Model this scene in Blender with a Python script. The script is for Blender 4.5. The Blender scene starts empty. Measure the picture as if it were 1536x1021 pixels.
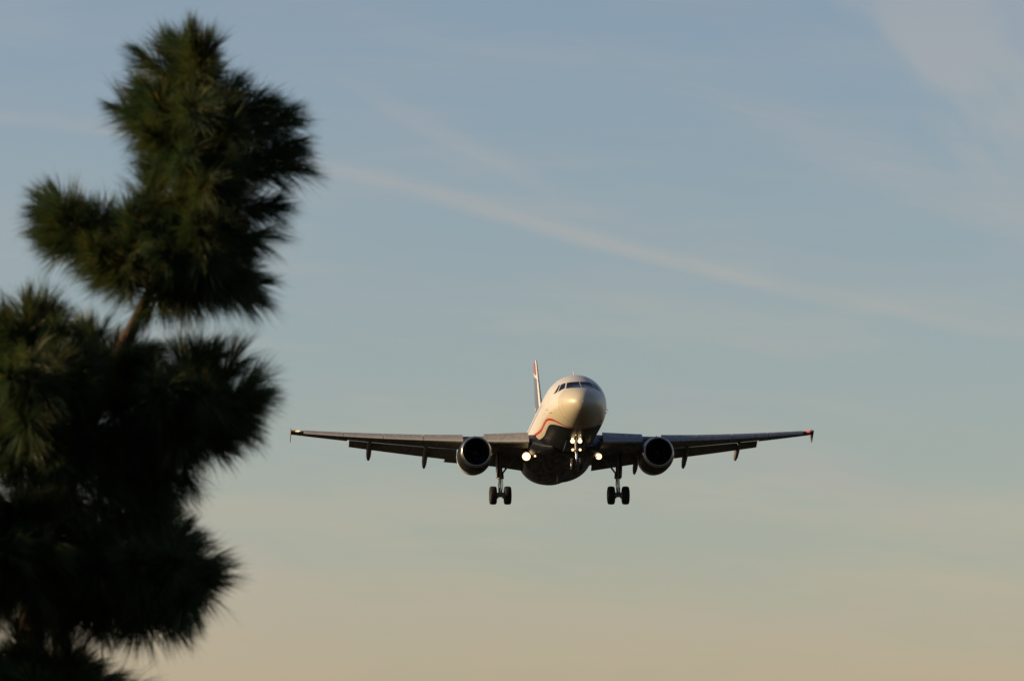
import bpy, bmesh, math, random
import numpy as np
from mathutils import Vector, Matrix

sc = bpy.context.scene
rad = math.radians

# ---------------------------------------------------------------- camera
CAM_H, CAM_EL, LENS = 1.7, rad(8.3), 155.6
cd = bpy.data.cameras.new('camera')
cam = bpy.data.objects.new('camera', cd)
sc.collection.objects.link(cam)
cam.location = (0, 0, CAM_H)
cam.rotation_euler = (rad(90) + CAM_EL, 0, 0)
cd.lens = LENS
cd.sensor_width = 36
cd.clip_start, cd.clip_end = 0.5, 30000
cd.dof.use_dof = True
cd.dof.focus_distance = 272
cd.dof.aperture_fstop = 10
sc.camera = cam

# ---------------------------------------------------------------- sun and sky
SUN_EL, SUN_ROT = rad(15), rad(-93.8)
sd = bpy.data.lights.new('sun', 'SUN')
sd.energy, sd.angle, sd.color = 5.0, rad(0.5), (1.0, 0.72, 0.40)
sun = bpy.data.objects.new('sun', sd)
sc.collection.objects.link(sun)
to_sun = Vector((math.sin(SUN_ROT) * math.cos(SUN_EL), math.cos(SUN_ROT) * math.cos(SUN_EL), math.sin(SUN_EL)))
sun.rotation_euler = to_sun.to_track_quat('Z', 'Y').to_euler()
sun.location = (-40, 0, 60)


class NT:
    """small helper for building node trees"""
    def __init__(s, tree):
        s.t, s.n, s.l = tree, tree.nodes, tree.links

    def put(s, sock, v):
        if isinstance(v, bpy.types.NodeSocket):
            s.l.new(v, sock)
        elif isinstance(v, (tuple, list)) and len(v) == 3 and sock.type == 'RGBA':
            sock.default_value = (*v, 1)
        else:
            sock.default_value = v

    def m(s, op, a, b=0.0, c=None):
        q = s.n.new('ShaderNodeMath'); q.operation = op
        s.put(q.inputs[0], a); s.put(q.inputs[1], b)
        if c is not None: s.put(q.inputs[2], c)
        return q.outputs[0]

    def clamp01(s, a):
        q = s.n.new('ShaderNodeClamp'); s.put(q.inputs[0], a); return q.outputs[0]

    def ramp(s, a, lo, hi, to0=0.0, to1=1.0, kind='SMOOTHSTEP'):
        q = s.n.new('ShaderNodeMapRange'); q.interpolation_type = kind
        s.put(q.inputs['Value'], a); s.put(q.inputs['From Min'], lo); s.put(q.inputs['From Max'], hi)
        s.put(q.inputs['To Min'], to0); s.put(q.inputs['To Max'], to1)
        return q.outputs[0]

    def mix(s, f, a, b, blend='MIX'):
        q = s.n.new('ShaderNodeMix'); q.data_type = 'RGBA'; q.blend_type = blend
        s.put(q.inputs[0], f); s.put(q.inputs[6], a); s.put(q.inputs[7], b)
        return q.outputs[2]

    def noise(s, vec, scale, detail=4, rough=.5):
        q = s.n.new('ShaderNodeTexNoise')
        if vec is not None: s.put(q.inputs['Vector'], vec)
        q.inputs['Scale'].default_value = scale; q.inputs['Detail'].default_value = detail
        q.inputs['Roughness'].default_value = rough
        return q.outputs[0]

    def xyz(s, vec):
        q = s.n.new('ShaderNodeSeparateXYZ'); s.put(q.inputs[0], vec); return q.outputs

    def vec(s, x, y, z):
        q = s.n.new('ShaderNodeCombineXYZ')
        for i, v in enumerate((x, y, z)): s.put(q.inputs[i], v)
        return q.outputs[0]

    def curve(s, a, pts, x0, x1, y0, y1):
        """piecewise curve y(x) through pts"""
        q = s.n.new('ShaderNodeFloatCurve')
        c = q.mapping.curves[0]
        P = [((x - x0) / (x1 - x0), (y - y0) / (y1 - y0)) for x, y in pts]
        c.points[0].location = P[0]; c.points[1].location = P[-1]
        for p in P[1:-1]: c.points.new(*p)
        q.mapping.update()
        s.put(q.inputs[1], s.ramp(a, x0, x1, 0, 1, 'LINEAR'))
        return s.m('MULTIPLY_ADD', q.outputs[0], y1 - y0, y0)


world = bpy.data.worlds.new('World')
sc.world = world
world.use_nodes = True
W = NT(world.node_tree)
sky = W.n.new('ShaderNodeTexSky')
sky.sky_type = 'NISHITA'; sky.sun_disc = False
sky.sun_elevation, sky.sun_rotation = SUN_EL, SUN_ROT
sky.air_density, sky.dust_density, sky.ozone_density = 1.5, 1.0, 3.0
base = W.mix(1.0, sky.outputs[0], (1.022, 0.924, 1.020), 'MULTIPLY')
tc = W.n.new('ShaderNodeTexCoord')
dx, dy, dz = W.xyz(tc.outputs['Generated'])
dys = W.m('MAXIMUM', W.m('ABSOLUTE', dy), 0.02)
U = W.m('DIVIDE', dx, dys)                      # tangent of azimuth off north
V = W.m('DIVIDE', dz, dys)                      # tangent of elevation
# thin cirrus: a long streak, a fainter one above it, a veil on the right and low bands
duv = W.vec(W.m('MULTIPLY', U, 1.0), W.m('MULTIPLY', V, 2.2), 0.37)
warp = W.m('MULTIPLY', W.m('SUBTRACT', W.noise(duv, 18, 2), .5), .005)
lo_ = W.m('MINIMUM', W.m('ADD', U, .04), 0.0)
hi_ = W.m('MAXIMUM', W.m('SUBTRACT', U, .06), 0.0)
bend = W.m('SUBTRACT', W.m('MULTIPLY', W.m('MULTIPLY', lo_, lo_), 1.2), W.m('MULTIPLY', W.m('MULTIPLY', hi_, hi_), 1.1))
A1 = W.m('ADD', W.m('ADD', W.m('SUBTRACT', V, W.m('MULTIPLY_ADD', U, -0.257, 0.1741)), W.m('MULTIPLY', warp, .6)), bend)
along = W.noise(W.vec(U, W.m('MULTIPLY', A1, 5.0), 1.7), 34, 5, .6)
fib = W.noise(W.vec(U, W.m('MULTIPLY', A1, 7.0), 4.1), 45, 6, .65)
s1 = W.m('MULTIPLY', W.ramp(A1, -.0030, 0.0002), W.ramp(A1, .0040, 0.0004))
s1 = W.m('ADD', s1, W.m('MULTIPLY', W.m('MULTIPLY', W.ramp(A1, -.004, .002), W.ramp(A1, .013, .001)), .28))
s1 = W.m('MULTIPLY', s1, W.ramp(along, .30, .64, .45, 1.0))
s1 = W.m('MULTIPLY', s1, W.ramp(W.m('ABSOLUTE', W.m('SUBTRACT', U, .005)), .135, .04, .75, 1.0))
s1 = W.m('MULTIPLY', s1, W.ramp(U, .13, .05, .45, 1.0))
A2 = W.m('ADD', W.m('SUBTRACT', V, W.m('MULTIPLY_ADD', U, -0.39, 0.2195)), W.m('MULTIPLY', warp, 1.6))
s2 = W.m('MULTIPLY', W.ramp(A2, -.009, 0.0), W.ramp(A2, .011, 0.0))
s2 = W.m('MULTIPLY', W.m('MULTIPLY', s2, W.ramp(U, .0, .06)), W.ramp(fib, .34, .66, .35, 1.0))
A5 = W.m('ADD', W.m('SUBTRACT', V, W.m('MULTIPLY_ADD', U, -0.55, 0.1843)), W.m('MULTIPLY', warp, 1.0))
s5 = W.m('MULTIPLY', W.m('MULTIPLY', W.ramp(A5, -.0035, 0.0), W.ramp(A5, .0060, 0.0)), W.m('MULTIPLY', W.ramp(U, -.050, -.02), W.ramp(U, .024, -.008)))
A7 = W.m('ADD', W.m('SUBTRACT', V, W.m('MULTIPLY_ADD', U, -0.45, 0.148)), W.m('MULTIPLY', warp, 2.0))
s7 = W.m('MULTIPLY', W.m('MULTIPLY', W.ramp(A7, -.009, 0.0), W.ramp(A7, .009, 0.0)), W.m('MULTIPLY', W.ramp(U, .02, .06), W.ramp(U, .14, .09)))
veil = W.noise(W.vec(W.m('MULTIPLY_ADD', V, .55, U), W.m('MULTIPLY', V, .9), 9.3), 30, 5, .55)
A3 = W.m('ADD', W.m('MULTIPLY_ADD', V, .75, U), W.m('MULTIPLY', W.m('SUBTRACT', veil, .5), .050))
s3 = W.m('MULTIPLY', W.ramp(A3, .2380, .2590), W.ramp(V, .164, .194))
s3 = W.m('MULTIPLY', s3, W.ramp(veil, .32, .62, .40, 1.0))
A4 = W.m('ADD', W.m('SUBTRACT', V, W.m('MULTIPLY_ADD', U, -0.05, 0.0905)), W.m('MULTIPLY', warp, 1.5))
low = W.noise(W.vec(U, W.m('MULTIPLY', A4, 3.0), 7.7), 15, 6, .58)
s4 = W.m('MULTIPLY', W.ramp(W.m('MULTIPLY_ADD', W.m('SUBTRACT', low, .5), -.035, A4), .012, -.014), W.ramp(low, .36, .62, .35, 1.0))
puff = W.noise(W.vec(U, W.m('MULTIPLY', V, 1.8), 3.3), 38, 6, .58)
lft = W.m('MULTIPLY_ADD', U, -.55, W.m('MULTIPLY', V, -1.0))
s6 = W.m('MULTIPLY', W.ramp(W.m('MULTIPLY_ADD', W.m('SUBTRACT', puff, .5), .045, lft), -.074, -.062), W.ramp(U, -.010, -.055))
gen = W.ramp(W.noise(W.vec(W.m('MULTIPLY_ADD', V, 2.2, U), W.m('MULTIPLY', V, 5.0), 2.2), 14, 6, .58), .40, .75)
soft = W.mix(1.0, base, (1.31, 1.085, 0.98), 'MULTIPLY')
pink = W.mix(1.0, base, (1.42, 1.14, 0.98), 'MULTIPLY')
warm = W.mix(1.0, base, (1.15, 1.01, 1.02), 'MULTIPLY')
col = W.mix(W.m('MULTIPLY', gen, .50), base, soft)
for sm, amt, tint in ((s1, .72, soft), (s2, .55, soft), (s5, .45, soft), (s7, .55, warm), (s3, .85, pink), (s4, .75, warm), (s6, .65, warm)):
    col = W.mix(W.m('MULTIPLY', sm, amt), col, tint)
# added dimming of the unseen sky, overhead and to the south, deepens shaded sides
dim_noise = W.noise(tc.outputs['Generated'], 3.2, 5, .6)
dm = W.m('ADD', W.m('MULTIPLY', W.m('SUBTRACT', dim_noise, .5), .5), dy)
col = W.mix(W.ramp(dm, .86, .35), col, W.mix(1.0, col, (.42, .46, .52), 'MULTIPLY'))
bg = W.n['Background']
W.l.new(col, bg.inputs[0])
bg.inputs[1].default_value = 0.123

vs = sc.view_settings
sc.display_settings.display_device = 'sRGB'
vs.view_transform, vs.look, vs.gamma, vs.exposure = 'Standard', 'None', 1.0, 0.15
vs.use_curve_mapping = False


# ================================================================ materials
def material(name, col=(.5, .5, .5), rough=.5, metal=0.0, coat=0.0, spec=None):
    m = bpy.data.materials.new(name); m.use_nodes = True
    N = NT(m.node_tree); b = N.n['Principled BSDF']
    b.inputs['Base Color'].default_value = (*col, 1)
    b.inputs['Roughness'].default_value = rough
    b.inputs['Metallic'].default_value = metal
    b.inputs['Coat Weight'].default_value = coat
    if spec is not None: b.inputs['Specular IOR Level'].default_value = spec
    return m, N, b


def objco(N):
    return N.n.new('ShaderNodeTexCoord').outputs['Object']


def worn(name, col, rough, metal=0.0, coat=0.0, amt=.25, scale=1.3, stretch=(1, .25, 1), spec=None):
    """paint or metal with streaky grime of its own"""
    m, N, b = material(name, col, rough, metal, coat, spec)
    x, y, z = N.xyz(objco(N))
    v = N.vec(N.m('MULTIPLY', x, stretch[0]), N.m('MULTIPLY', y, stretch[1]), N.m('MULTIPLY', z, stretch[2]))
    k = N.ramp(N.noise(v, scale * 3, 6, .6), .3, .72)
    N.put(b.inputs['Base Color'], N.mix(k, tuple(c * (1 - amt) for c in col), tuple(min(1, c * (1 + amt * .5)) for c in col)))
    N.put(b.inputs['Roughness'], N.ramp(k, 0, 1, min(1, rough * 1.35), rough * .85))
    return m


NAVY = (.007, .009, .014)
M = {}
M['wing_paint'] = worn('wing_grey_paint', (.21, .21, .215), .55, spec=.3)
M['slat_paint'] = worn('slat_grey_paint', (.33, .33, .34), .42, .25)
M['bare_metal'] = worn('bare_metal', (.42, .41, .39), .26, 1.0, amt=.12)
M['navy_paint'] = worn('navy_paint', NAVY, .42, 0, 0, spec=.2)
M['cowl_grey'] = worn('cowl_grey_paint', (.55, .54, .50), .4)
M['gear_steel'] = worn('gear_grey_enamel', (.30, .30, .29), .45, .2, stretch=(1, 1, 1), scale=3)
M['chrome'] = material('chrome_rod', (.8, .8, .8), .12, 1.0)[0]
M['rubber'] = worn('tyre_rubber', (.018, .017, .016), .75, stretch=(1, 1, 1), scale=4)
M['rim'] = worn('wheel_rim_metal', (.38, .37, .35), .45, .6, stretch=(1, 1, 1), scale=5)
M['duct'] = material('intake_duct_lining', (.05, .05, .055), .55, .3)[0]
M['fan'] = material('fan_titanium', (.22, .22, .24), .34, .9)[0]
M['dark'] = material('dark_cavity', (.012, .012, .012), .7)[0]
M['glass'] = material('windscreen_glass', (.008, .010, .014), .10, 0, 0, .22)[0]
M['bay'] = material('wheel_bay_primer', (.10, .11, .09), .7)[0]
M['antenna'] = worn('antenna_white', (.75, .74, .70), .4)


def lamp_mat(name, core, rim, power):
    m = bpy.data.materials.new(name); m.use_nodes = True
    N = NT(m.node_tree); N.n.remove(N.n['Principled BSDF'])
    e = N.n.new('ShaderNodeEmission')
    lw = N.n.new('ShaderNodeLayerWeight'); lw.inputs[0].default_value = .5
    k = N.ramp(lw.outputs['Facing'], .08, .62)
    N.put(e.inputs[0], N.mix(k, core, rim))
    N.put(e.inputs[1], N.ramp(k, 0, 1, power, max(1.1, power * .12)))
    N.l.new(e.outputs[0], N.n['Material Output'].inputs[0])
    return m


M['lamp'] = lamp_mat('landing_lamp_lit', (1, .78, .42), (1, .42, .10), 4)
M['small_glow'] = lamp_mat('small_lamp_and_glint', (1, .74, .40), (1, .42, .10), 2.2)
M['nav_red'] = lamp_mat('red_nav_lamp', (1, .10, .07), (1, .05, .03), .9)
M['tip_white'] = lamp_mat('tip_warm_white', (1, .76, .36), (1, .50, .12), 1.1)

# fuselage livery: white above, navy keel, red line between, in aircraft coordinates (y = metres aft of the nose)
m, N, b = material('fuselage_livery', (.8, .8, .8), .28, 0, .25)
co = objco(N); x, y, z = N.xyz(co)
RED = [(0, -2.3), (2.0, -2.05), (2.45, -1.86), (2.74, -1.70), (3.1, -1.38), (4.1, -.98), (5.1, -.83), (6.6, -.82), (8.4, -.83), (10.75, -.66), (14.05, -.29), (20, .50), (26, 1.5), (34, 2.9)]
DARK = [(0, -2.4), (2.2, -2.1), (2.66, -1.84), (3.2, -1.58), (4.35, -1.24), (5.2, -1.13), (6.7, -1.14), (8.7, -1.17), (11, -1.0), (13, -.76), (20, .05), (26, 1.0), (34, 2.4)]
zr = N.curve(y, RED, 0, 34, -2.5, 3)
zd = N.curve(y, DARK, 0, 34, -2.5, 3)
grime = N.noise(N.vec(x, N.m('MULTIPLY', y, .2), N.m('MULTIPLY', z, 1.2)), 3.0, 6, .6)
white = N.mix(N.ramp(grime, .35, .75), (.58, .57, .54), (.66, .65, .62))
radome = N.m('LESS_THAN', y, 1.78)
white = N.mix(radome, white, (.54, .51, .42))
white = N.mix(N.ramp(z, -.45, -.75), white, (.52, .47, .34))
speck = N.ramp(N.noise(co, 9, 2), .74, .78)
white = N.mix(N.m('MULTIPLY', speck, .45), white, (.22, .17, .10))
def line(a, at, w):
    return N.m('LESS_THAN', N.m('ABSOLUTE', N.m('SUBTRACT', a, at)), w)
def box(y0, y1, z0, z1, w):
    iny = N.m('MULTIPLY', N.m('GREATER_THAN', y, y0 - w), N.m('LESS_THAN', y, y1 + w))
    inz = N.m('MULTIPLY', N.m('GREATER_THAN', z, z0 - w), N.m('LESS_THAN', z, z1 + w))
    iny2 = N.m('MULTIPLY', N.m('GREATER_THAN', y, y0 + w), N.m('LESS_THAN', y, y1 - w))
    inz2 = N.m('MULTIPLY', N.m('GREATER_THAN', z, z0 + w), N.m('LESS_THAN', z, z1 - w))
    return N.m('SUBTRACT', N.m('MULTIPLY', iny, inz), N.m('MULTIPLY', iny2, inz2))
seams = N.m('MAXIMUM', line(y, 1.78, .012), N.m('MAXIMUM', box(4.9, 5.75, -.42, 1.45, .012), line(N.m('FRACT', N.m('MULTIPLY', y, .38)), .5, .003)))
# cabin windows: small dark ovals along the side
fy = N.m('SUBTRACT', N.m('FRACT', N.m('DIVIDE', y, .533)), .5)
rw = N.m('ADD', N.m('POWER', N.m('MULTIPLY', fy, 4.4), 2.0), N.m('POWER', N.m('DIVIDE', N.m('SUBTRACT', z, .42), .17), 2.0))
cab = N.m('MULTIPLY', N.m('LESS_THAN', rw, 1.0), N.m('MULTIPLY', N.m('GREATER_THAN', y, 6.6), N.m('LESS_THAN', y, 26.0)))
c = N.mix(line(z, zr, .075), white, (.42, .022, .020))
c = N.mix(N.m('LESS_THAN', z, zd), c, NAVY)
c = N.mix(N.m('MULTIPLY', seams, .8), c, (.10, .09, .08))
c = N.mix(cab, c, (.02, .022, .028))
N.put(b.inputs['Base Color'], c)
N.put(b.inputs['Roughness'], N.ramp(grime, .3, .7, .46, .38))
keel = N.m('LESS_THAN', z, zd)
N.put(b.inputs['Specular IOR Level'], N.ramp(keel, 0, 1, .45, .2))
N.put(b.inputs['Coat Weight'], N.ramp(keel, 0, 1, .15, 0))
M['fuselage'] = m

# fin livery: slate field, red top under a pale line, three short white bars near the root
m, N, b = material('fin_livery', (.1, .1, .1), .35, 0, .2)
co = objco(N); x, y, z = N.xyz(co)
wav = N.m('ADD', z, N.m('MULTIPLY', N.m('SUBTRACT', y, 31.0), -.30))
slate = N.mix(N.ramp(N.noise(co, 1.2, 4), .35, .7), (.085, .10, .135), (.115, .13, .16))
c = N.mix(N.m('GREATER_THAN', wav, 6.95), slate, (.66, .62, .56))
c = N.mix(N.m('GREATER_THAN', wav, 7.15), c, (.30, .060, .048))
zz = N.m('SUBTRACT', z, N.m('MULTIPLY', N.m('SUBTRACT', y, 30.5), .35))
bars = N.m('LESS_THAN', N.m('FRACT', N.m('DIVIDE', N.m('SUBTRACT', zz, 3.9), .34)), .45)
reg = N.m('MULTIPLY', N.m('MULTIPLY', N.m('GREATER_THAN', zz, 3.9), N.m('LESS_THAN', zz, 4.92)),
          N.m('MULTIPLY', N.m('GREATER_THAN', y, 29.6), N.m('LESS_THAN', y, 31.4)))
c = N.mix(N.m('MULTIPLY', bars, reg), c, (.72, .70, .66))
N.put(b.inputs['Base Color'], c)
M['fin'] = m

# bark and needles
m, N, b = material('pine_bark', (.1, .06, .04), .85)
co = objco(N); x, y, z = N.xyz(co)
k = N.noise(N.vec(x, y, N.m('MULTIPLY', z, .3)), 60, 6, .65)
N.put(b.inputs['Base Color'], N.mix(N.ramp(k, .35, .7), (.035, .022, .015), (.15, .085, .050)))
bp = N.n.new('ShaderNodeBump'); bp.inputs['Strength'].default_value = .8; bp.inputs['Distance'].default_value = .01
N.put(bp.inputs['Height'], k); N.l.new(bp.outputs[0], b.inputs['Normal'])
M['bark'] = m


def needle_mat(name, a, bcol, trans):
    m, N, b = material(name, a, .45, spec=.35)
    co = objco(N)
    c = N.mix(N.ramp(N.noise(co, 7, 3), .35, .65), a, bcol)
    c = N.mix(N.ramp(N.noise(co, 160, 1), .35, .65, 0, .6), c, a)
    N.put(b.inputs['Base Color'], c)
    t = N.n.new('ShaderNodeBsdfTranslucent'); N.put(t.inputs[0], N.mix(1.0, c, (1.0, 1.1, .6), 'MULTIPLY'))
    mx = N.n.new('ShaderNodeMixShader'); mx.inputs[0].default_value = trans
    N.l.new(b.outputs[0], mx.inputs[1]); N.l.new(t.outputs[0], mx.inputs[2])
    N.l.new(mx.outputs[0], N.n['Material Output'].inputs[0])
    return m


M['needle'] = needle_mat('pine_needles_green', (.050, .088, .048), (.098, .104, .034), .30)
M['needle_dry'] = needle_mat('pine_needles_straw', (.24, .16, .05), (.17, .13, .045), .30)

m, N, b = material('dry_grass_ground', (.06, .06, .03), .95)
co = objco(N)
k = N.noise(co, .02, 8, .6)
N.put(b.inputs['Base Color'], N.mix(N.ramp(N.noise(co, .6, 6, .65), .35, .7), N.mix(N.ramp(k, .4, .6), (.020, .024, .012), (.036, .031, .018)), (.026, .024, .015)))
M['ground'] = m


# ================================================================ mesh helpers
class MB:
    def __init__(s): s.v, s.f, s.mi = [], [], []

    def add(s, verts, faces, mi=0):
        o = len(s.v); s.v += [tuple(map(float, p)) for p in verts]
        s.f += [tuple(i + o for i in f) for f in faces]; s.mi += [mi] * len(faces)
        return s

    def loft(s, rings, cap=True, closed=True, mi=0):
        n = len(rings[0]); V = [p for r in rings for p in r]; Fc = []
        for i in range(len(rings) - 1):
            for j in range(n if closed else n - 1):
                k = (j + 1) % n
                Fc.append((i * n + j, i * n + k, (i + 1) * n + k, (i + 1) * n + j))
        if cap:
            Fc.append(tuple(range(n))[::-1]); Fc.append(tuple((len(rings) - 1) * n + j for j in range(n)))
        return s.add(V, Fc, mi)

    def tube(s, pts, radii, n=14, mi=0):
        pts = [Vector(p) for p in pts]
        if not hasattr(radii, '__len__'): radii = [radii] * len(pts)
        rings, ref = [], None
        for i, p in enumerate(pts):
            d = (pts[min(i + 1, len(pts) - 1)] - pts[max(i - 1, 0)]).normalized()
            if ref is None: ref = d.orthogonal().normalized()
            ref = (ref - d * ref.dot(d)).normalized(); q = d.cross(ref)
            rings.append([p + (ref * math.cos(a) + q * math.sin(a)) * radii[i] for a in (2 * math.pi * j / n for j in range(n))])
        return s.loft(rings, mi=mi)

    def lathe(s, prof, center, axis='y', n=64, cap=False, mi=0, k=1.0):
        """prof = (along, radius)"""
        cx, cy, cz = center; rings = []
        for a, r in prof:
            ring = []; r = r * k
            for j in range(n):
                t = 2 * math.pi * j / n
                if axis == 'y': ring.append((cx + r * math.cos(t), cy + a, cz + r * math.sin(t)))
                else: ring.append((cx + a, cy + r * math.cos(t), cz + r * math.sin(t)))
            rings.append(ring)
        return s.loft(rings, cap=cap, mi=mi)

    def box(s, lo, hi, mi=0):
        (a, b, c), (d, e, f) = lo, hi
        return s.add([(a, b, c), (d, b, c), (d, e, c), (a, e, c), (a, b, f), (d, b, f), (d, e, f), (a, e, f)],
                     [(0, 3, 2, 1), (4, 5, 6, 7), (0, 1, 5, 4), (1, 2, 6, 5), (2, 3, 7, 6), (3, 0, 4, 7)], mi)

    def plate(s, poly, thick, normal, mi=0):
        nrm = Vector(normal).normalized() * thick / 2
        return s.loft([[Vector(p) - nrm for p in poly], [Vector(p) + nrm for p in poly]], mi=mi)

    def build(s, name, mats, parent=None, smooth=True, angle=40, recalc=True, bevel=0):
        me = bpy.data.meshes.new(name)
        me.from_pydata(s.v, [], s.f); me.update()
        if not isinstance(mats, (list, tuple)): mats = [mats]
        for q in mats: me.materials.append(q)
        me.polygons.foreach_set('material_index', s.mi)
        bm = bmesh.new(); bm.from_mesh(me)
        bmesh.ops.remove_doubles(bm, verts=bm.verts, dist=1e-5)
        if recalc: bmesh.ops.recalc_face_normals(bm, faces=bm.faces)
        if bevel:
            bmesh.ops.bevel(bm, geom=[e for e in bm.edges if e.calc_face_angle(0) > .6], offset=bevel, segments=2, affect='EDGES')
        for e in bm.edges:
            e.smooth = e.calc_face_angle(0) < rad(angle)
        for fc in bm.faces: fc.smooth = smooth
        bm.to_mesh(me); bm.free()
        o = bpy.data.objects.new(name, me)
        sc.collection.objects.link(o)
        if parent is not None: o.parent = parent
        return o


def pchip(xs, ys):
    xs = np.array(xs, float); ys = np.array(ys, float); h = np.diff(xs); d = np.diff(ys) / h
    mm = np.zeros(len(xs)); mm[0] = d[0]; mm[-1] = d[-1]
    for i in range(1, len(xs) - 1):
        if d[i - 1] * d[i] > 0:
            w1 = 2 * h[i] + h[i - 1]; w2 = h[i] + 2 * h[i - 1]; mm[i] = (w1 + w2) / (w1 / d[i - 1] + w2 / d[i])
    def f(x):
        x = float(min(max(x, xs[0]), xs[-1])); i = int(min(max(np.searchsorted(xs, x, side='right') - 1, 0), len(h) - 1))
        t = (x - xs[i]) / h[i]
        return float((2 * t**3 - 3 * t**2 + 1) * ys[i] + (t**3 - 2 * t**2 + t) * h[i] * mm[i] + (-2 * t**3 + 3 * t**2) * ys[i + 1] + (t**3 - t**2) * h[i] * mm[i + 1])
    return f


def lerp(a, b, t): return a + (b - a) * t


# ================================================================ ground
g = MB()
S, K = 6000, 24
g.add([(-S + 2 * S * i / K, -S + 2 * S * j / K, 0) for j in range(K + 1) for i in range(K + 1)],
      [(j * (K + 1) + i, j * (K + 1) + i + 1, (j + 1) * (K + 1) + i + 1, (j + 1) * (K + 1) + i) for j in range(K) for i in range(K)])
ground = g.build('ground', M['ground'], recalc=False)
ground['kind'] = 'structure'

# ================================================================ airliner (local axes: x = port, y = aft of the nose, z = up)
plane = bpy.data.objects.new('airliner', None)
sc.collection.objects.link(plane)
plane['label'] = 'white and navy jet airliner coming in to land, wheels down and landing lights lit'
plane['category'] = 'airliner'
plane.empty_display_size = 2
YAW, PITCH, ROLL = 0.084355, -0.056763, -0.009602
plane.matrix_world = Matrix.Translation((4.3349, 266.0422, 37.3997)) @ Matrix.Rotation(YAW, 4, 'Z') @ Matrix.Rotation(PITCH, 4, 'X') @ Matrix.Rotation(ROLL, 4, 'Y')

PS = [0, .04, .15, .35, .6, 1.0, 1.5, 2.0, 2.5, 3.0, 3.5, 4.0, 5.0, 6.0, 7.5, 22.0, 24, 26, 28, 30, 32, 33.3, 33.84]
fT = pchip(PS, [-.62, -.40, -.20, .0, .17, .37, .58, .80, 1.13, 1.41, 1.62, 1.78, 1.96, 2.04, 2.07, 2.07, 2.06, 2.02, 1.95, 1.84, 1.70, 1.57, 1.42])
fB = pchip(PS, [-.62, -.83, -1.0, -1.15, -1.29, -1.46, -1.62, -1.73, -1.82, -1.89, -1.95, -1.99, -2.05, -2.07, -2.07, -1.98, -1.68, -1.30, -.72, -.10, .50, .88, 1.10])
fW = pchip(PS, [0, .22, .42, .63, .83, 1.06, 1.27, 1.43, 1.56, 1.66, 1.75, 1.82, 1.92, 1.96, 1.975, 1.975, 1.93, 1.74, 1.42, 1.02, .60, .32, .16])
fC = pchip(PS, [-.62, -.61, -.59, -.56, -.52, -.46, -.38, -.31, -.24, -.18, -.13, -.09, -.04, 0, 0, 0, .1, .3, .55, .82, 1.08, 1.22, 1.26])


def fsec(s, t, off=0.0):
    w, cc = fW(s), fC(s); sn = math.sin(t)
    h = (fT(s) - cc) if sn >= 0 else (cc - fB(s))
    return Vector(((w + off) * math.cos(t), s, cc + (h + off) * sn))


def fs_at(X, Z):
    """station where the nose surface reaches the front-view point (X, Z)"""
    lo, hi = .002, 8.0
    for _ in range(40):
        mid = (lo + hi) / 2; w, cc = fW(mid), fC(mid); h = fT(mid) - cc if Z > cc else cc - fB(mid)
        if (X / w) ** 2 + ((Z - cc) / max(h, 1e-5)) ** 2 > 1: lo = mid
        else: hi = mid
    return hi


ST = [.001, .01, .03, .06, .1, .15, .22, .3, .4, .5, .62, .75, .9] + [1.05 + .15 * i for i in range(34)] + [6.2 + .55 * i for i in range(30)] + [22.6 + .4 * i for i in range(28)] + [33.84]
b_ = MB()
b_.loft([[fsec(s, 2 * math.pi * j / 96) for j in range(96)] for s in ST])
fus = b_.build('fuselage', M['fuselage'], plane, angle=60)


def surf_normal(X, Z):
    e = .01
    p = Vector((X, fs_at(X, Z), Z)); px = Vector((X + e, fs_at(X + e, Z), Z)); pz = Vector((X, fs_at(X, Z + e), Z + e))
    n_ = (px - p).cross(pz - p)
    if n_.y > 0: n_ = -n_
    return n_.normalized()


def pane(corners, sx):
    """glass pane lying on the nose skin, corners in front view, slightly proud of it"""
    tl, tr, br, bl = [Vector((c[0] * sx, c[1], 0)) for c in corners]
    nu, nv = 8, 6; outer, inner = [], []
    for i in range(nv + 1):
        for j in range(nu + 1):
            q = tl.lerp(tr, j / nu).lerp(bl.lerp(br, j / nu), i / nv)
            p = Vector((q.x, fs_at(q.x, q.y), q.y)); nn = surf_normal(q.x, q.y)
            outer.append(p + nn * .008); inner.append(p - nn * .03)
    mb = MB(); n1 = (nu + 1) * (nv + 1); Fc = []
    for i in range(nv):
        for j in range(nu):
            a = i * (nu + 1) + j; Fc.append((a, a + 1, a + nu + 2, a + nu + 1)); Fc.append((a + n1, a + nu + 1 + n1, a + nu + 2 + n1, a + 1 + n1))
    rim = [j for j in range(nu + 1)] + [i * (nu + 1) + nu for i in range(1, nv + 1)] + [nv * (nu + 1) + j for j in range(nu - 1, -1, -1)] + [i * (nu + 1) for i in range(nv - 1, 0, -1)]
    for a, c in zip(rim, rim[1:] + rim[:1]): Fc.append((a, c, c + n1, a + n1))
    mb.add(outer + inner, Fc)
    return mb


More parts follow.
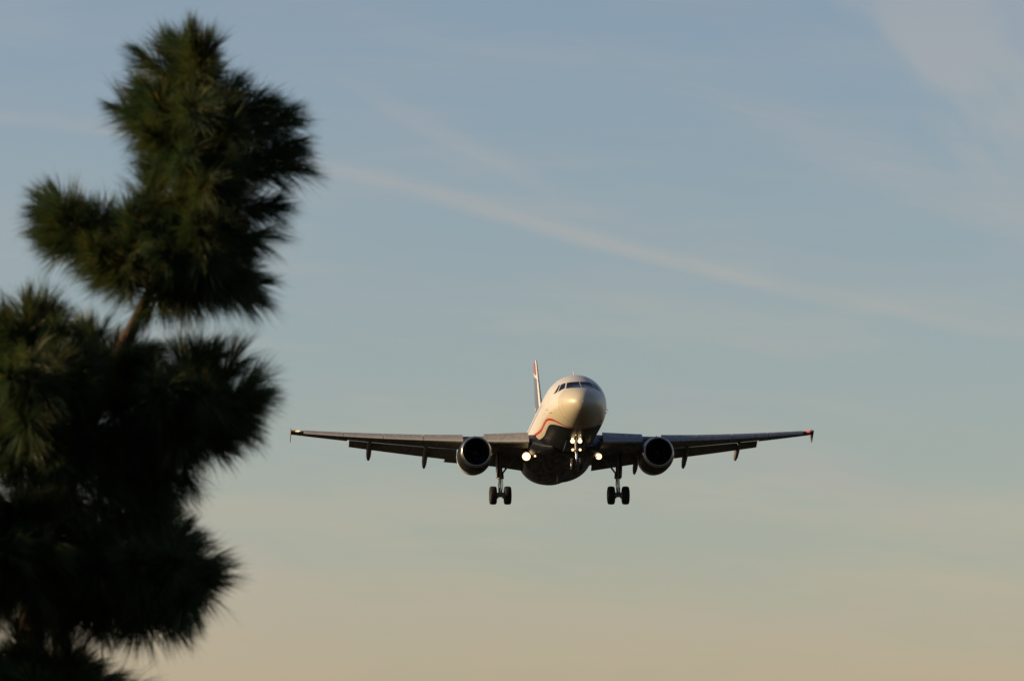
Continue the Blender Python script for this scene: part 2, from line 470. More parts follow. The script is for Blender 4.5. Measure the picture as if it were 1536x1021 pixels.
for sx in (-1, 1):
    pane([(.035, 1.05), (.74, 1.03), (.87, .54), (.035, .46)], sx).build('cockpit_window', M['glass'], fus, angle=30)
    pane([(.82, 1.02), (1.06, .98), (1.32, .43), (.94, .58)], sx).build('cockpit_window', M['glass'], fus, angle=30)
    pane([(1.11, .97), (1.20, .94), (1.54, .37), (1.37, .42)], sx).build('cockpit_window', M['glass'], fus, angle=30)
    # air data probes on the lower nose
    p = fsec(3.4, rad(-18)); p.x *= sx
    mb = MB(); mb.tube([p, p + Vector((sx * .10, 0, 0)), p + Vector((sx * .13, -.16, 0))], [.018, .016, .010], 8)
    mb.build('air_probe', M['gear_steel'], fus)
    p = fsec(4.1, rad(-8)); p.x *= sx
    mb = MB(); mb.tube([p - Vector((sx * .02, 0, 0)), p + Vector((sx * .09, 0, 0)), p + Vector((sx * .11, .06, -.10))], [.02, .018, .010], 8)
    mb.build('air_probe', M['gear_steel'], fus)

mb = MB(); mb.plate([(0, 5.45, 1.97), (0, 5.75, 2.0), (0, 5.80, 2.42), (0, 5.70, 2.44)], .03, (1, 0, 0))
mb.build('blade_antenna', M['antenna'], fus)
mb = MB(); mb.plate([(-.05, 16.5, -2.35), (-.05, 16.85, -2.35), (-.05, 16.9, -2.72), (-.05, 16.78, -2.74)], .03, (1, 0, 0))
mb.build('blade_antenna', M['antenna'], fus)

# wing-body fairing
BS = [9.2, 9.8, 10.6, 11.6, 13, 15, 17, 18.5, 19.6, 20.6, 21.4]
bW = pchip(BS, [1.1, 1.5, 1.95, 2.36, 2.40, 2.36, 2.32, 2.24, 2.06, 1.7, .9]); bB = pchip(BS, [-2.05, -2.15, -2.17, -2.19, -2.20, -2.20, -2.20, -2.19, -2.16, -2.10, -2.0])
bTp = pchip(BS, [-1.6, -1.35, -.98, -.60, -.42, -.40, -.50, -.75, -1.0, -1.3, -1.7])
rings = []
for i in range(40):
    s = lerp(9.2, 21.4, i / 39); r = []
    for j in range(48):
        t = 2 * math.pi * j / 48; cs, sn = math.cos(t), math.sin(t); e = .80
        zc = lerp(bB(s), bTp(s), .62); hh = (bTp(s) - zc) if sn > 0 else (zc - bB(s))
        r.append((bW(s) * math.copysign(abs(cs) ** e, cs) * (1 - .10 * min(1, max(0, .35 - sn))), s, zc + hh * math.copysign(abs(sn) ** e, sn)))
    rings.append(r)
mb = MB(); mb.loft(rings); mb.build('belly_fairing', M['navy_paint'], plane, angle=50)

# ---------------------------------------------------------------- wings
def w_le(y): return 10.3 + y * .516
def w_c(y): return lerp(7.2, 3.9, y / 6.4) if y < 6.4 else lerp(3.9, 1.5, (y - 6.4) / 10.5)
def w_z(y): return -.92 + .0893 * (y - 2) + .63 * (max(0, y - 2) / 15) ** 2
def w_tw(y): return rad(lerp(4.0, -.3, y / 17))
def w_t(y): return lerp(.150, .108, min(1, y / 9))


def yt(x, t): return 5 * t * (.2969 * math.sqrt(max(x, 0)) - .126 * x - .3516 * x**2 + .2843 * x**3 - .1015 * x**4)
def camber(x): return .018 * (1 - (2 * x - 1) ** 2)


def wpt(y, sx, xc, zc, dz=0.0):
    c_ = w_c(y)
    return Vector((sx * y, w_le(y) + xc * c_, w_z(y) + zc * c_ - (xc - .25) * c_ * math.sin(w_tw(y)) + dz))


def wing_ring(y, sx, x0, x1, n=14, nose=.12):
    t = w_t(y); up, dn = [], []
    for i in range(n + 1):
        f = (1 - math.cos(math.pi * i / n)) / 2; xc = lerp(x0, x1, f)
        k = min(1, math.sqrt(f / nose)) if nose and f < nose else 1
        h = yt(xc, t) * k; cm = camber(xc)
        up.append(wpt(y, sx, xc, cm + h)); dn.append(wpt(y, sx, xc, cm - h))
    return up[::-1] + dn[1:]


def lin(a, b, n): return [lerp(a, b, i / (n - 1)) for i in range(n)]


def slat_ring(y, sx):
    fr = lerp(.13, .27, min(1, y / 16)); c_ = w_c(y); t = w_t(y); out = []
    outer = [(lerp(.035, 0, i / 4), -1) for i in range(5)] + [(fr * (i / 8) ** 1.6, 1) for i in range(1, 9)]
    for xc, sg in outer:
        out.append((xc * c_, (camber(xc) + sg * yt(xc, t)) * c_))
    for i in range(1, 6):                      # hollow back of the slat
        f = i / 6; a = out[12]; q = out[0]
        px = lerp(a[0], q[0], f) - .25 * fr * c_ * math.sin(math.pi * f) * .6
        out.append((px, lerp(a[1], q[1], f) + .006 * math.sin(math.pi * f)))
    an = rad(22); px0, pz0 = 0, 0; res = []
    for a, z_ in out:
        ra = a * math.cos(an) - (z_ * -1) * math.sin(an) * -1 * -1
        xa = a * math.cos(an) - z_ * math.sin(an)
        za = a * math.sin(an) + z_ * math.cos(an)
        res.append(Vector((sx * y, w_le(y) + xa - (.05 * c_ + .10), w_z(y) + .25 * c_ * math.sin(w_tw(y)) + za - (.035 * c_ + .10))))
    return res


def flap_ring(y, sx, fc, ang):
    out = []; n = 8; a0 = wpt(y, sx, .79, camber(.79) - yt(.79, w_t(y)) * .75)
    pts = []
    for i in range(n + 1):
        f = (1 - math.cos(math.pi * i / n)) / 2; pts.append((f, yt(f, .15) + .02 * math.sin(math.pi * f)))
    lo = [((1 - math.cos(math.pi * i / n)) / 2, -yt((1 - math.cos(math.pi * i / n)) / 2, .15) * .7) for i in range(1, n + 1)]
    for f, h in pts[::-1] + lo:
        a, h = f * fc, h * fc
        out.append(a0 + Vector((0, a * math.cos(ang) + h * math.sin(ang) + .02, -a * math.sin(ang) + h * math.cos(ang) - .02)))
    return out


for sx in (-1, 1):
    mb = MB(); mb.loft([wing_ring(y, sx, .04, .77) for y in [1.2, 2, 3, 4, 5, 5.75, 6.4, 8, 10, 12, 13.3, 14.5, 16.2, 16.9]])
    wing = mb.build('wing', M['wing_paint'], plane, angle=35)
    mb = MB(); mb.loft([wing_ring(y, sx, .775, 1.0, 6, 0) for y in lin(13.42, 16.3, 6)])
    mb.build('aileron', M['wing_paint'], wing, angle=35)
    mb = MB(); mb.loft([wing_ring(y, sx, .0, 1.0, 14, 0) for y in lin(16.32, 17.0, 6)])
    mb.build('wing_tip', M['wing_paint'], wing, angle=35)
    for y0, y1 in ((2.35, 5.05), (6.35, 8.75), (8.78, 11.25), (11.28, 13.75), (13.78, 16.25)):
        mb = MB(); mb.loft([slat_ring(y, sx) for y in lin(y0, y1, 8)]); mb.build('slat', M['slat_paint'], wing, angle=40)
    mb = MB(); mb.loft([flap_ring(y, sx, lerp(1.40, 1.15, (y - 2.2) / 4.2), rad(29)) for y in lin(2.2, 6.42, 8)]); mb.build('flap', M['wing_paint'], wing, angle=40)
    mb = MB(); mb.loft([flap_ring(y, sx, lerp(1.12, .68, (y - 6.5) / 6.8), rad(29)) for y in lin(6.5, 13.3, 10)]); mb.build('flap', M['wing_paint'], wing, angle=40)
    # spoiler panel line: shroud over the flap
    # flap track fairings, canoe shaped and drooped
    for y, L_, h_ in ((5.15, 3.3, .34), (8.45, 3.1, .31), (12.0, 2.6, .26)):
        a0 = wpt(y, sx, .58, camber(.58) - yt(.58, w_t(y))) + Vector((0, 0, .05)); prof = [(0, .05), (.06, .3), (.2, .7), (.4, 1), (.6, 1), (.8, .88), (.93, .60), (.985, .3), (1, .06)]
        rings = []
        for f, k in prof:
            drop = -.06 * f - .60 * max(0, f - .36) * L_ * .72
            cpos = a0 + Vector((0, f * L_, drop - .10 * k)); rings.append([cpos + Vector((.175 * k * math.cos(q), 0, h_ * k * math.sin(q))) for q in (2 * math.pi * j / 20 for j in range(20))])
        mb = MB(); mb.loft(rings); mb.build('flap_track_fairing', M['wing_paint'], wing, angle=50)
    # tip fence: arrow shaped plate above and below the tip
    tz = w_z(17.0); le = w_le(17.0)
    poly = [(0, le + .0, tz + .02), (0, le + 1.05, tz + .34), (0, le + 1.55, tz + .36), (0, le + 1.62, tz), (0, le + 1.45, tz - .52), (0, le + 1.05, tz - .50)]
    poly = [(sx * (17.03 + .05 * abs(p_[2] - tz)), p_[1], p_[2]) for p_ in poly]
    mb = MB(); mb.plate(poly, .035, (1, 0, 0)); mb.build('tip_fence', M['wing_paint'], wing)
    # glowing lens in the tip leading edge, red to port, warm white to starboard
    p = wpt(16.62, sx, .01, .0)
    mb = MB(); rings = []
    for i in range(9):
        f = i / 8; q = p + Vector((sx * lerp(-.17, .17, f), lerp(-.088, .088, f), lerp(-.008, .008, f))); r_ = .012 + .046 * math.sin(math.pi * f)
        rings.append([q + Vector((0, r_ * math.cos(a), r_ * math.sin(a))) for a in (2 * math.pi * j / 14 for j in range(14))])
    mb.loft(rings); mb.build('navigation_light', M['tip_white'] if sx < 0 else M['nav_red'], wing)

    # ------------------------------------------------------------ landing light, hung under the wing root
    R_ = .27 if sx < 0 else .20
    lx, ly, lz = sx * (2.37 if sx < 0 else 2.24), 12.9, -1.72
    mb = MB(); mb.lathe([(.0, R_ + .03), (.03, R_ + .045), (.16, R_ + .02), (.24, R_ * .6), (.26, .02)], (lx, ly, lz), n=32, cap=True)
    mb.tube([(lx, ly + .1, lz + .05), (lx, ly + .16, lz + .75)], [.06, .06], 10)
    lh = mb.build('landing_light', M['dark'], wing)
    mb = MB(); mb.lathe([(-.001 - R_ * .55 * math.sqrt(max(0, 1 - (k / 10) ** 2)), max(.002, R_ * k / 10)) for k in range(11)], (lx, ly, lz), n=32)
    mb.build('lens', M['lamp'], lh)
    # small glowing disc beside it on the fairing
    ix, iy, iz = sx * 1.97, 11.3, -1.98
    r2 = .07 if sx < 0 else .03
    mb = MB(); mb.lathe([(0, r2 + .02), (.05, r2 + .02), (.5, .03)], (ix, iy, iz), n=20, cap=True)
    lh = mb.build('fairing_spot', M['dark'], wing)
    mb = MB(); mb.lathe([(-.001 - r2 * .5 * math.sqrt(max(0, 1 - (k / 6) ** 2)), max(.002, r2 * k / 6)) for k in range(7)], (ix, iy, iz), n=20)
    mb.build('lens', M['small_glow'], lh)

    # ------------------------------------------------------------ engine
    ec = (sx * 5.75, 10.25, -1.88)
    mb = MB(); mb.lathe([(.22, 1.075), (.5, 1.13), (1.0, 1.18), (1.5, 1.19), (2.0, 1.175)], ec, k=.93, n=72)
    mb.lathe([(.20, .868), (.45, .862), (.75, .875), (1.0, .885)], ec, k=.93, n=72, mi=1)
    eng = mb.build('engine', [M['navy_paint'], M['duct']], plane, recalc=False, angle=50)
    mb = MB(); lip = [(.215, 1.073), (.15, 1.055), (.09, 1.032), (.045, 1.008), (.015, .98), (0, .95), (.012, .922), (.045, .897), (.1, .88), (.21, .867)]
    mb.lathe(lip, ec, k=.93, n=72); mb.build('inlet_lip', M['bare_metal'], eng, recalc=False, angle=80)
    mb = MB(); mb.lathe([(2.005, 1.174), (2.6, 1.14), (3.2, 1.05), (3.55, .965), (3.56, .945), (3.2, .98), (2.4, 1.0)], ec, k=.93, n=72)
    mb.build('thrust_reverser_sleeve', M['cowl_grey'], eng, recalc=False, angle=50)
    mb = MB(); mb.lathe([(2.4, .98), (2.4, .70), (3.4, .74), (4.1, .60), (4.7, .44), (4.7, .40), (4.75, .36), (5.3, .08), (5.32, .01)], ec, k=.93, n=48)
    mb.build('core_cowl', M['rim'], eng, recalc=False, angle=50)
    mb = MB(); NB = 36
    mb.lathe([(1.22, .88), (1.22, .2)], ec, k=.93, n=48)
    for k in range(NB):
        a = 2 * math.pi * k / NB; rows = []
        for i in range(5):
            r_ = lerp(.22, .80, i / 4); tw = rad(lerp(25, 62, i / 4)); ch = lerp(.16, .26, i / 4)
            for sgn in (-1, 1):
                da = sgn * ch * math.sin(tw) / 2 / r_; yy = .98 + sgn * ch * math.cos(tw) / 2
                rows.append((ec[0] + r_ * math.cos(a + da), ec[1] + yy, ec[2] + r_ * math.sin(a + da)))
        mb.add(rows, [(2 * i, 2 * i + 1, 2 * i + 3, 2 * i + 2) for i in range(4)])
    mb.build('fan', M['fan'], eng, recalc=False, angle=30)
    mb = MB(); mb.lathe([(.52, .004), (.56, .05), (.68, .14), (.85, .225), (.99, .26), (1.2, .27)], ec, k=.93, n=40); mb.build('spinner', M['duct'], eng, recalc=False, angle=60)
    mb = MB(); rings = []
    for f in lin(0, 1, 14):
        s = lerp(11.15, 16.6, f); wd = .20 * math.sin(math.pi * min(1, f * 1.6 + .02) * .5 + 0) * (1 if f < .6 else lerp(1, .12, (f - .6) / .4)) + .01
        wy = 5.75; xc = (s - w_le(wy)) / w_c(wy)
        zt_ = (wpt(wy, sx, xc, camber(xc)).z if xc > 0.06 else lerp(-.68, w_z(wy) + .02, (s - 11.15) / max(.1, w_le(wy) + .3 - 11.15)))
        zb_ = -1.3 if f < .5 else lerp(-1.3, zt_ - .25, (f - .5) / .5)
        zb_ = min(zb_, zt_ - .05)
        rings.append([(ec[0] + wd * math.cos(q), s, lerp(zb_, zt_, (math.sin(q) + 1) / 2)) for q in (2 * math.pi * j / 16 for j in range(16))])
    mb.loft(rings); mb.build('pylon', M['navy_paint'], eng, angle=50)
    # nacelle strake
    mb = MB(); st = [(1.0, 1.08), (2.1, 1.07), (2.1, 1.36), (1.7, 1.33)]; an = rad(40)
    mb.plate([(ec[0] - sx * r_ * math.cos(an), ec[1] + s, ec[2] + r_ * math.sin(an)) for s, r_ in st], .02, (sx * math.sin(an), 0, math.cos(an)))
    mb.build('nacelle_strake', M['navy_paint'], eng)

    # ------------------------------------------------------------ horizontal stabiliser
    def h_ring(y):
        f = y / 6.22; le = lerp(28.1, 31.6, f); c_ = lerp(3.6, 1.35, f); zz = .72 + y * .118; up, dn = [], []
        for i in range(11):
            xc = (1 - math.cos(math.pi * i / 10)) / 2; h = yt(xc, .10) * c_
            up.append((sx * y, le + xc * c_, zz + h - (xc - .3) * c_ * .03)); dn.append((sx * y, le + xc * c_, zz - h - (xc - .3) * c_ * .03))
        return up[::-1] + dn[1:]
    mb = MB(); mb.loft([h_ring(y) for y in lin(.3, 6.1, 8)] + [h_ring(6.22)]); mb.build('horizontal_stabilizer', M['wing_paint'], plane, angle=40)

    # ------------------------------------------------------------ main landing gear
    gx, gy = sx * 3.795, 16.1; AX = -3.69
    mb = MB()
    mb.tube([(gx + sx * .02, gy - .12, -.9), (gx, gy - .02, -2.55)], [.165, .15], 20)
    mb.tube([(gx, gy - .02, -2.50), (gx, gy - .02, -2.62)], [.185, .185], 20)
    gear = mb.build('main_landing_gear', M['gear_steel'], plane, angle=40)
    mb = MB(); mb.tube([(gx, gy - .02, -2.6), (gx, gy, AX + .2)], [.095, .095], 18); mb.build('piston', M['chrome'], gear)
    mb = MB(); mb.tube([(gx - .36, gy, AX), (gx + .36, gy, AX)], [.075, .075], 14)
    mb.tube([(gx, gy, AX + .22), (gx, gy, AX - .10)], [.13, .13], 16)
    mb.build('axle', M['gear_steel'], gear)
    mb = MB(); mb.tube([(gx - sx * .04, gy - .05, -2.42), (gx - sx * .55, gy - .1, -1.75), (gx - sx * 1.35, gy - .15, -.95)], [.055, .065, .075], 12)
    mb.tube([(gx - sx * .16, gy - .06, -2.62), (gx - sx * .14, gy - .06, -2.30)], [.085, .085], 12)
    mb.build('side_brace', M['gear_steel'], gear)
    mb = MB(); tl = [(-2.60, .17), (-3.02, .36), (-3.44, .17)]
    for (z0, o0), (z1, o1) in zip(tl, tl[1:]):
        mb.add([(gx + e, gy + o + .02, zz) for zz, o in ((z0, o0), (z1, o1)) for e in (-.10, .10)] + [(gx + e, gy + o + .07, zz) for zz, o in ((z0, o0), (z1, o1)) for e in (-.10, .10)],
               [(0, 1, 3, 2), (4, 6, 7, 5), (0, 4, 5, 1), (2, 3, 7, 6), (0, 2, 6, 4), (1, 5, 7, 3)])
    mb.build('torque_link', M['gear_steel'], gear, smooth=False)
    mb = MB(); mb.tube([(gx - sx * .12, gy - .16, -1.3), (gx - sx * .13, gy - .16, -2.5), (gx - sx * .16, gy - .14, -3.0), (gx - sx * .10, gy - .10, -3.5)], .022, 8)
    mb.tube([(gx + sx * .08, gy - .19, -1.6), (gx + sx * .07, gy - .17, -2.8), (gx + sx * .11, gy - .12, -3.5)], .018, 8)
    mb.build('brake_hose', M['rubber'], gear)
    mb = MB(); mb.plate([(gx + sx * .20, gy - .62, -.95), (gx + sx * .20, gy + .55, -.95), (gx + sx * .20, gy + .50, -2.0), (gx + sx * .20, gy + .18, -2.55), (gx + sx * .20, gy - .25, -2.55), (gx + sx * .20, gy - .58, -2.0)], .05, (1, 0, .04))
    mb.build('gear_door', M['wing_paint'], gear, angle=30)
    for wx in (-.464, .464):
        tyre = [(-.215, .32), (-.228, .40), (-.225, .48), (-.20, .545), (-.15, .575), (-.075, .585), (0, .587), (.075, .585), (.15, .575), (.20, .545), (.225, .48), (.228, .40), (.215, .32)]
        mb = MB(); mb.lathe(tyre, (gx + wx, gy, AX), 'x', 48)
        whl = mb.build('wheel', M['rubber'], gear, recalc=False, angle=60)
        s_ = 1 if wx > 0 else -1
        mb = MB(); mb.lathe([(s_ * .19, .325), (s_ * .20, .29), (s_ * .10, .25), (s_ * .09, .12), (s_ * .17, .10), (s_ * .18, .01)], (gx + wx, gy, AX), 'x', 32)
        mb.lathe([(-s_ * .20, .325), (-s_ * .16, .30), (-s_ * .24, .20), (-s_ * .34, .19), (-s_ * .36, .09)], (gx + wx, gy, AX), 'x', 32)
        mb.build('rim', M['rim'], whl, recalc=False)

# ---------------------------------------------------------------- nose landing gear
nx, ny, nz = 0, 4.95, -3.60
mb = MB()
mb.tube([(0, ny + .18, -1.6), (0, ny + .02, -2.95)], [.10, .085], 18)
mb.tube([(-.30, ny, nz), (.30, ny, nz)], [.05, .05], 12)
mb.tube([(0, ny, nz + .14), (0, ny, nz - .07)], [.075, .075], 14)
mb.tube([(-.26, ny - .02, -2.22), (.26, ny - .02, -2.22)], [.035, .035], 10)
mb.tube([(-.26, ny - .02, -2.74), (.26, ny - .02, -2.74)], [.03, .03], 10)
ngear = mb.build('nose_landing_gear', M['gear_steel'], plane, angle=40)
mb = MB(); mb.tube([(0, ny + .02, -2.9), (0, ny, nz + .1)], [.06, .06], 16); mb.build('piston', M['chrome'], ngear)
mb = MB(); mb.tube([(0, ny + .06, -2.55), (0, ny - .5, -2.1), (0, ny - 1.05, -1.85)], [.045, .045, .05], 10); mb.build('drag_brace', M['gear_steel'], ngear)
for wx in (-.25, .25):
    tyre = [(-.10, .20), (-.112, .27), (-.108, .32), (-.08, .362), (0, .378), (.08, .362), (.108, .32), (.112, .27), (.10, .20)]
    mb = MB(); mb.lathe(tyre, (wx, ny, nz), 'x', 40); whl = mb.build('wheel', M['rubber'], ngear, recalc=False, angle=60)
    s_ = 1 if wx > 0 else -1
    mb = MB(); mb.lathe([(s_ * .09, .20), (s_ * .05, .15), (s_ * .08, .06), (s_ * .085, .005)], (wx, ny, nz), 'x', 28); mb.lathe([(-s_ * .09, .20), (-s_ * .07, .04)], (wx, ny, nz), 'x', 28); mb.build('rim', M['rim'], whl, recalc=False)
    mb = MB(); mb.plate([(s_ * .52, ny + .10, -2.0), (s_ * .52, ny + 1.75, -2.02), (s_ * .66, ny + 1.70, -2.55), (s_ * .66, ny + .18, -2.55)], .035, (1, 0, .25)); mb.build('gear_door', M['navy_paint'], ngear)
    for zz, r_, kind in ((-2.20, .135, 'lamp'), (-2.02, .085, 'small_glow'), (-2.74, .085, 'small_glow'), (-1.86, .024, 'small_glow')):
        yy = ny - .16 if zz < -1.9 else 4.35
        xx = s_ * (.225 if zz < -1.9 else .15)
        if zz > -1.9: zz, yy = -2.03, 3.62  # tiny glowing pair imitates reflections on the skin; no lamp stands here
        mb = MB(); mb.lathe([(0, r_ + .012), (.02, r_ + .02), (.10, r_ * .8), (.15, .02)], (xx, yy, zz), n=24, cap=True)
        if yy > 4: mb.tube([(xx, yy + .1, zz), (xx * .5, ny + .02, zz + .02)], .02, 8)
        lh = mb.build('taxi_light_or_glint', M['gear_steel'], ngear)
        mb = MB(); mb.lathe([(-.001 - r_ * .5 * math.sqrt(max(0, 1 - (k / 8) ** 2)), max(.002, r_ * k / 8)) for k in range(9)], (xx, yy, zz), n=24)
        mb.build('lens', M[kind], lh)

# ---------------------------------------------------------------- fin
def v_ring(zz, x0, x1, sc_=1.0):
    f = (zz - 1.6) / 6.6; le = lerp(25.55, 30.85, f); c_ = lerp(5.9, 2.0, f); a, d = [], []
    for i in range(11):
        xc = lerp(x0, x1, (1 - math.cos(math.pi * i / 10)) / 2); h = yt(xc, .095) * c_ * sc_
        a.append((h, le + xc * c_, zz)); d.append((-h, le + xc * c_, zz))
    return a[::-1] + d[1:]
mb = MB(); mb.loft([v_ring(zz, .012, .70) for zz in lin(1.6, 7.97, 14)]); fin = mb.build('tail_fin', M['fin'], plane, angle=40)
mb = MB(); mb.loft([v_ring(zz, 0, .045, 1.02) for zz in lin(1.9, 8.03, 12)]); mb.build('leading_edge', M['antenna'], fin, angle=40)
mb = MB(); mb.loft([v_ring(zz, .705, 1.0) for zz in lin(2.1, 7.95, 10)]); mb.build('rudder', M['fin'], fin, angle=40)

# ================================================================ pine tree, eighteen metres away on the left
rng = np.random.default_rng(11)
TREE_D, PXM = 18.0, LENS / 36 * 1536
fwd = np.array([0, math.cos(CAM_EL), math.sin(CAM_EL)]); upv = np.array([0, -math.sin(CAM_EL), math.cos(CAM_EL)]); rt = np.array([1., 0, 0])


def at(px, py, dd=0.0):
    """spot in the tree: bearing and height as seen from the road, dd metres nearer or farther"""
    d = TREE_D + dd
    return np.array([0, 0, CAM_H]) + d * (fwd + rt * (px - 768) / PXM + upv * (510.5 - py) / PXM)


pine = bpy.data.objects.new('pine_tree', None)
sc.collection.objects.link(pine)
foot = at(40, 1000); pine.location = (foot[0] - .05, foot[1], 0)
pine['label'] = 'dark green long needled pine tree with layered boughs, out of focus in front'
pine['category'] = 'tree'
PO = np.array(pine.location)


def limb(name, pts, radii, parent, n=12):
    mb = MB(); P = [np.array(p) - PO for p in pts]
    # smooth the path and roughen its outline
    Q, Rr = [], []
    for i in range(len(P) - 1):
        for k in range(5):
            f = k / 5; p0, p1, p2, p3 = P[max(i - 1, 0)], P[i], P[i + 1], P[min(i + 2, len(P) - 1)]
            Q.append(.5 * (2 * p1 + (p2 - p0) * f + (2 * p0 - 5 * p1 + 4 * p2 - p3) * f**2 + (3 * p1 - p0 - 3 * p2 + p3) * f**3)); Rr.append(lerp(radii[i], radii[i + 1], f) * rng.uniform(.86, 1.14))
    Q.append(P[-1]); Rr.append(radii[-1]); mb.tube(Q, Rr, n)
    return mb, name, parent


trunk_pts = [PO + (0, 0, -.1), PO + (.02, .02, 1.0), PO + (-.03, .05, 2.0), at(42, 1010), at(48, 930, .05), at(72, 820), at(112, 690, -.05), at(165, 562), at(205, 478), at(238, 410, .03), at(264, 330), at(284, 235, -.02), at(290, 120)]
mb, nm, pr = limb('trunk', trunk_pts, [.10, .085, .075, .060, .056, .050, .042, .033, .026, .022, .018, .013, .006], pine)
mb.build(nm, M['bark'], pine)


def needles(shoots, parent):
    """long needles in fascicles all round each shoot, one mesh for the bough"""
    VV, FQ, FT, MI = [], [], [], []; base_i = 0
    allv = []; quads = []; tris = []; mq = []; mt = []
    for (p0, p1, nf, ln) in shoots:
        ax = p1 - p0; L_ = np.linalg.norm(ax); ax /= L_
        h = np.cross(ax, [0.3, .5, .8]); h /= np.linalg.norm(h); g_ = np.cross(ax, h)
        nc = max(8, nf // 4); ci = rng.integers(0, nc, nf)      # needles stand in brush-like clumps
        t = np.clip(rng.beta(1.7, .9, nc)[ci] + rng.normal(0, .02, nf), 0, 1); phi = rng.uniform(0, 2 * np.pi, nc)[ci] + rng.normal(0, .21, nf)
        ang = np.radians(np.clip(72 - 54 * t ** 1.5 + rng.normal(0, 13, nc)[ci] + rng.normal(0, 8, nf), 4, 105))
        rd = h[None] * np.cos(phi)[:, None] + g_[None] * np.sin(phi)[:, None]
        d0 = ax[None] * np.cos(ang)[:, None] + rd * np.sin(ang)[:, None]
        org = p0[None] + ax[None] * (t * L_)[:, None] + rd * .004
        flen = ln * rng.uniform(.86, 1.16) * rng.uniform(.66, 1.14, nc)[ci] * rng.uniform(.88, 1.06, nf)
        dryf = rng.random(nf) < .02
        for k in range(3):
            d = d0 + rng.normal(0, .062, (nf, 3)); d /= np.linalg.norm(d, axis=1)[:, None]
            ll = flen * rng.uniform(.9, 1.05, nf)
            sd_ = np.cross(d, rng.normal(0, 1, (nf, 3))); sd_ /= np.linalg.norm(sd_, axis=1)[:, None]
            w = rng.uniform(.0008, .0014, nf)[:, None]
            mid = org + d * (ll * .55)[:, None]
            tip = org + d * ll[:, None] + np.array([0, 0, -1.0]) * (ll * rng.uniform(.0, .22, nf))[:, None]
            v = np.stack([org - sd_ * w * .8, org + sd_ * w * .8, mid - sd_ * w, mid + sd_ * w, tip], 1).reshape(-1, 3)
            b0 = base_i + 5 * np.arange(nf)
            quads.append(np.stack([b0, b0 + 1, b0 + 3, b0 + 2], 1)); tris.append(np.stack([b0 + 2, b0 + 3, b0 + 4], 1))
            mq.append(dryf.astype(int)); mt.append(dryf.astype(int))
            allv.append(v); base_i += 5 * nf
    V_ = np.concatenate(allv) - PO; Q_ = np.concatenate(quads); T_ = np.concatenate(tris)
    me = bpy.data.meshes.new('needles')
    me.vertices.add(len(V_)); me.vertices.foreach_set('co', V_.astype(np.float32).ravel())
    nl = Q_.size + T_.size; me.loops.add(nl); me.loops.foreach_set('vertex_index', np.concatenate([Q_.ravel(), T_.ravel()]).astype(np.int32))
    nq, nt_ = len(Q_), len(T_); me.polygons.add(nq + nt_)
    me.polygons.foreach_set('loop_start', np.concatenate([np.arange(nq) * 4, nq * 4 + np.arange(nt_) * 3]).astype(np.int32))
    me.materials.append(M['needle']); me.materials.append(M['needle_dry'])
    me.polygons.foreach_set('material_index', np.concatenate(mq + mt).astype(np.int32))
    me.update(calc_edges=True); me.validate()
    o = bpy.data.objects.new('needles', me); sc.collection.objects.link(o); o.parent = parent
    return o


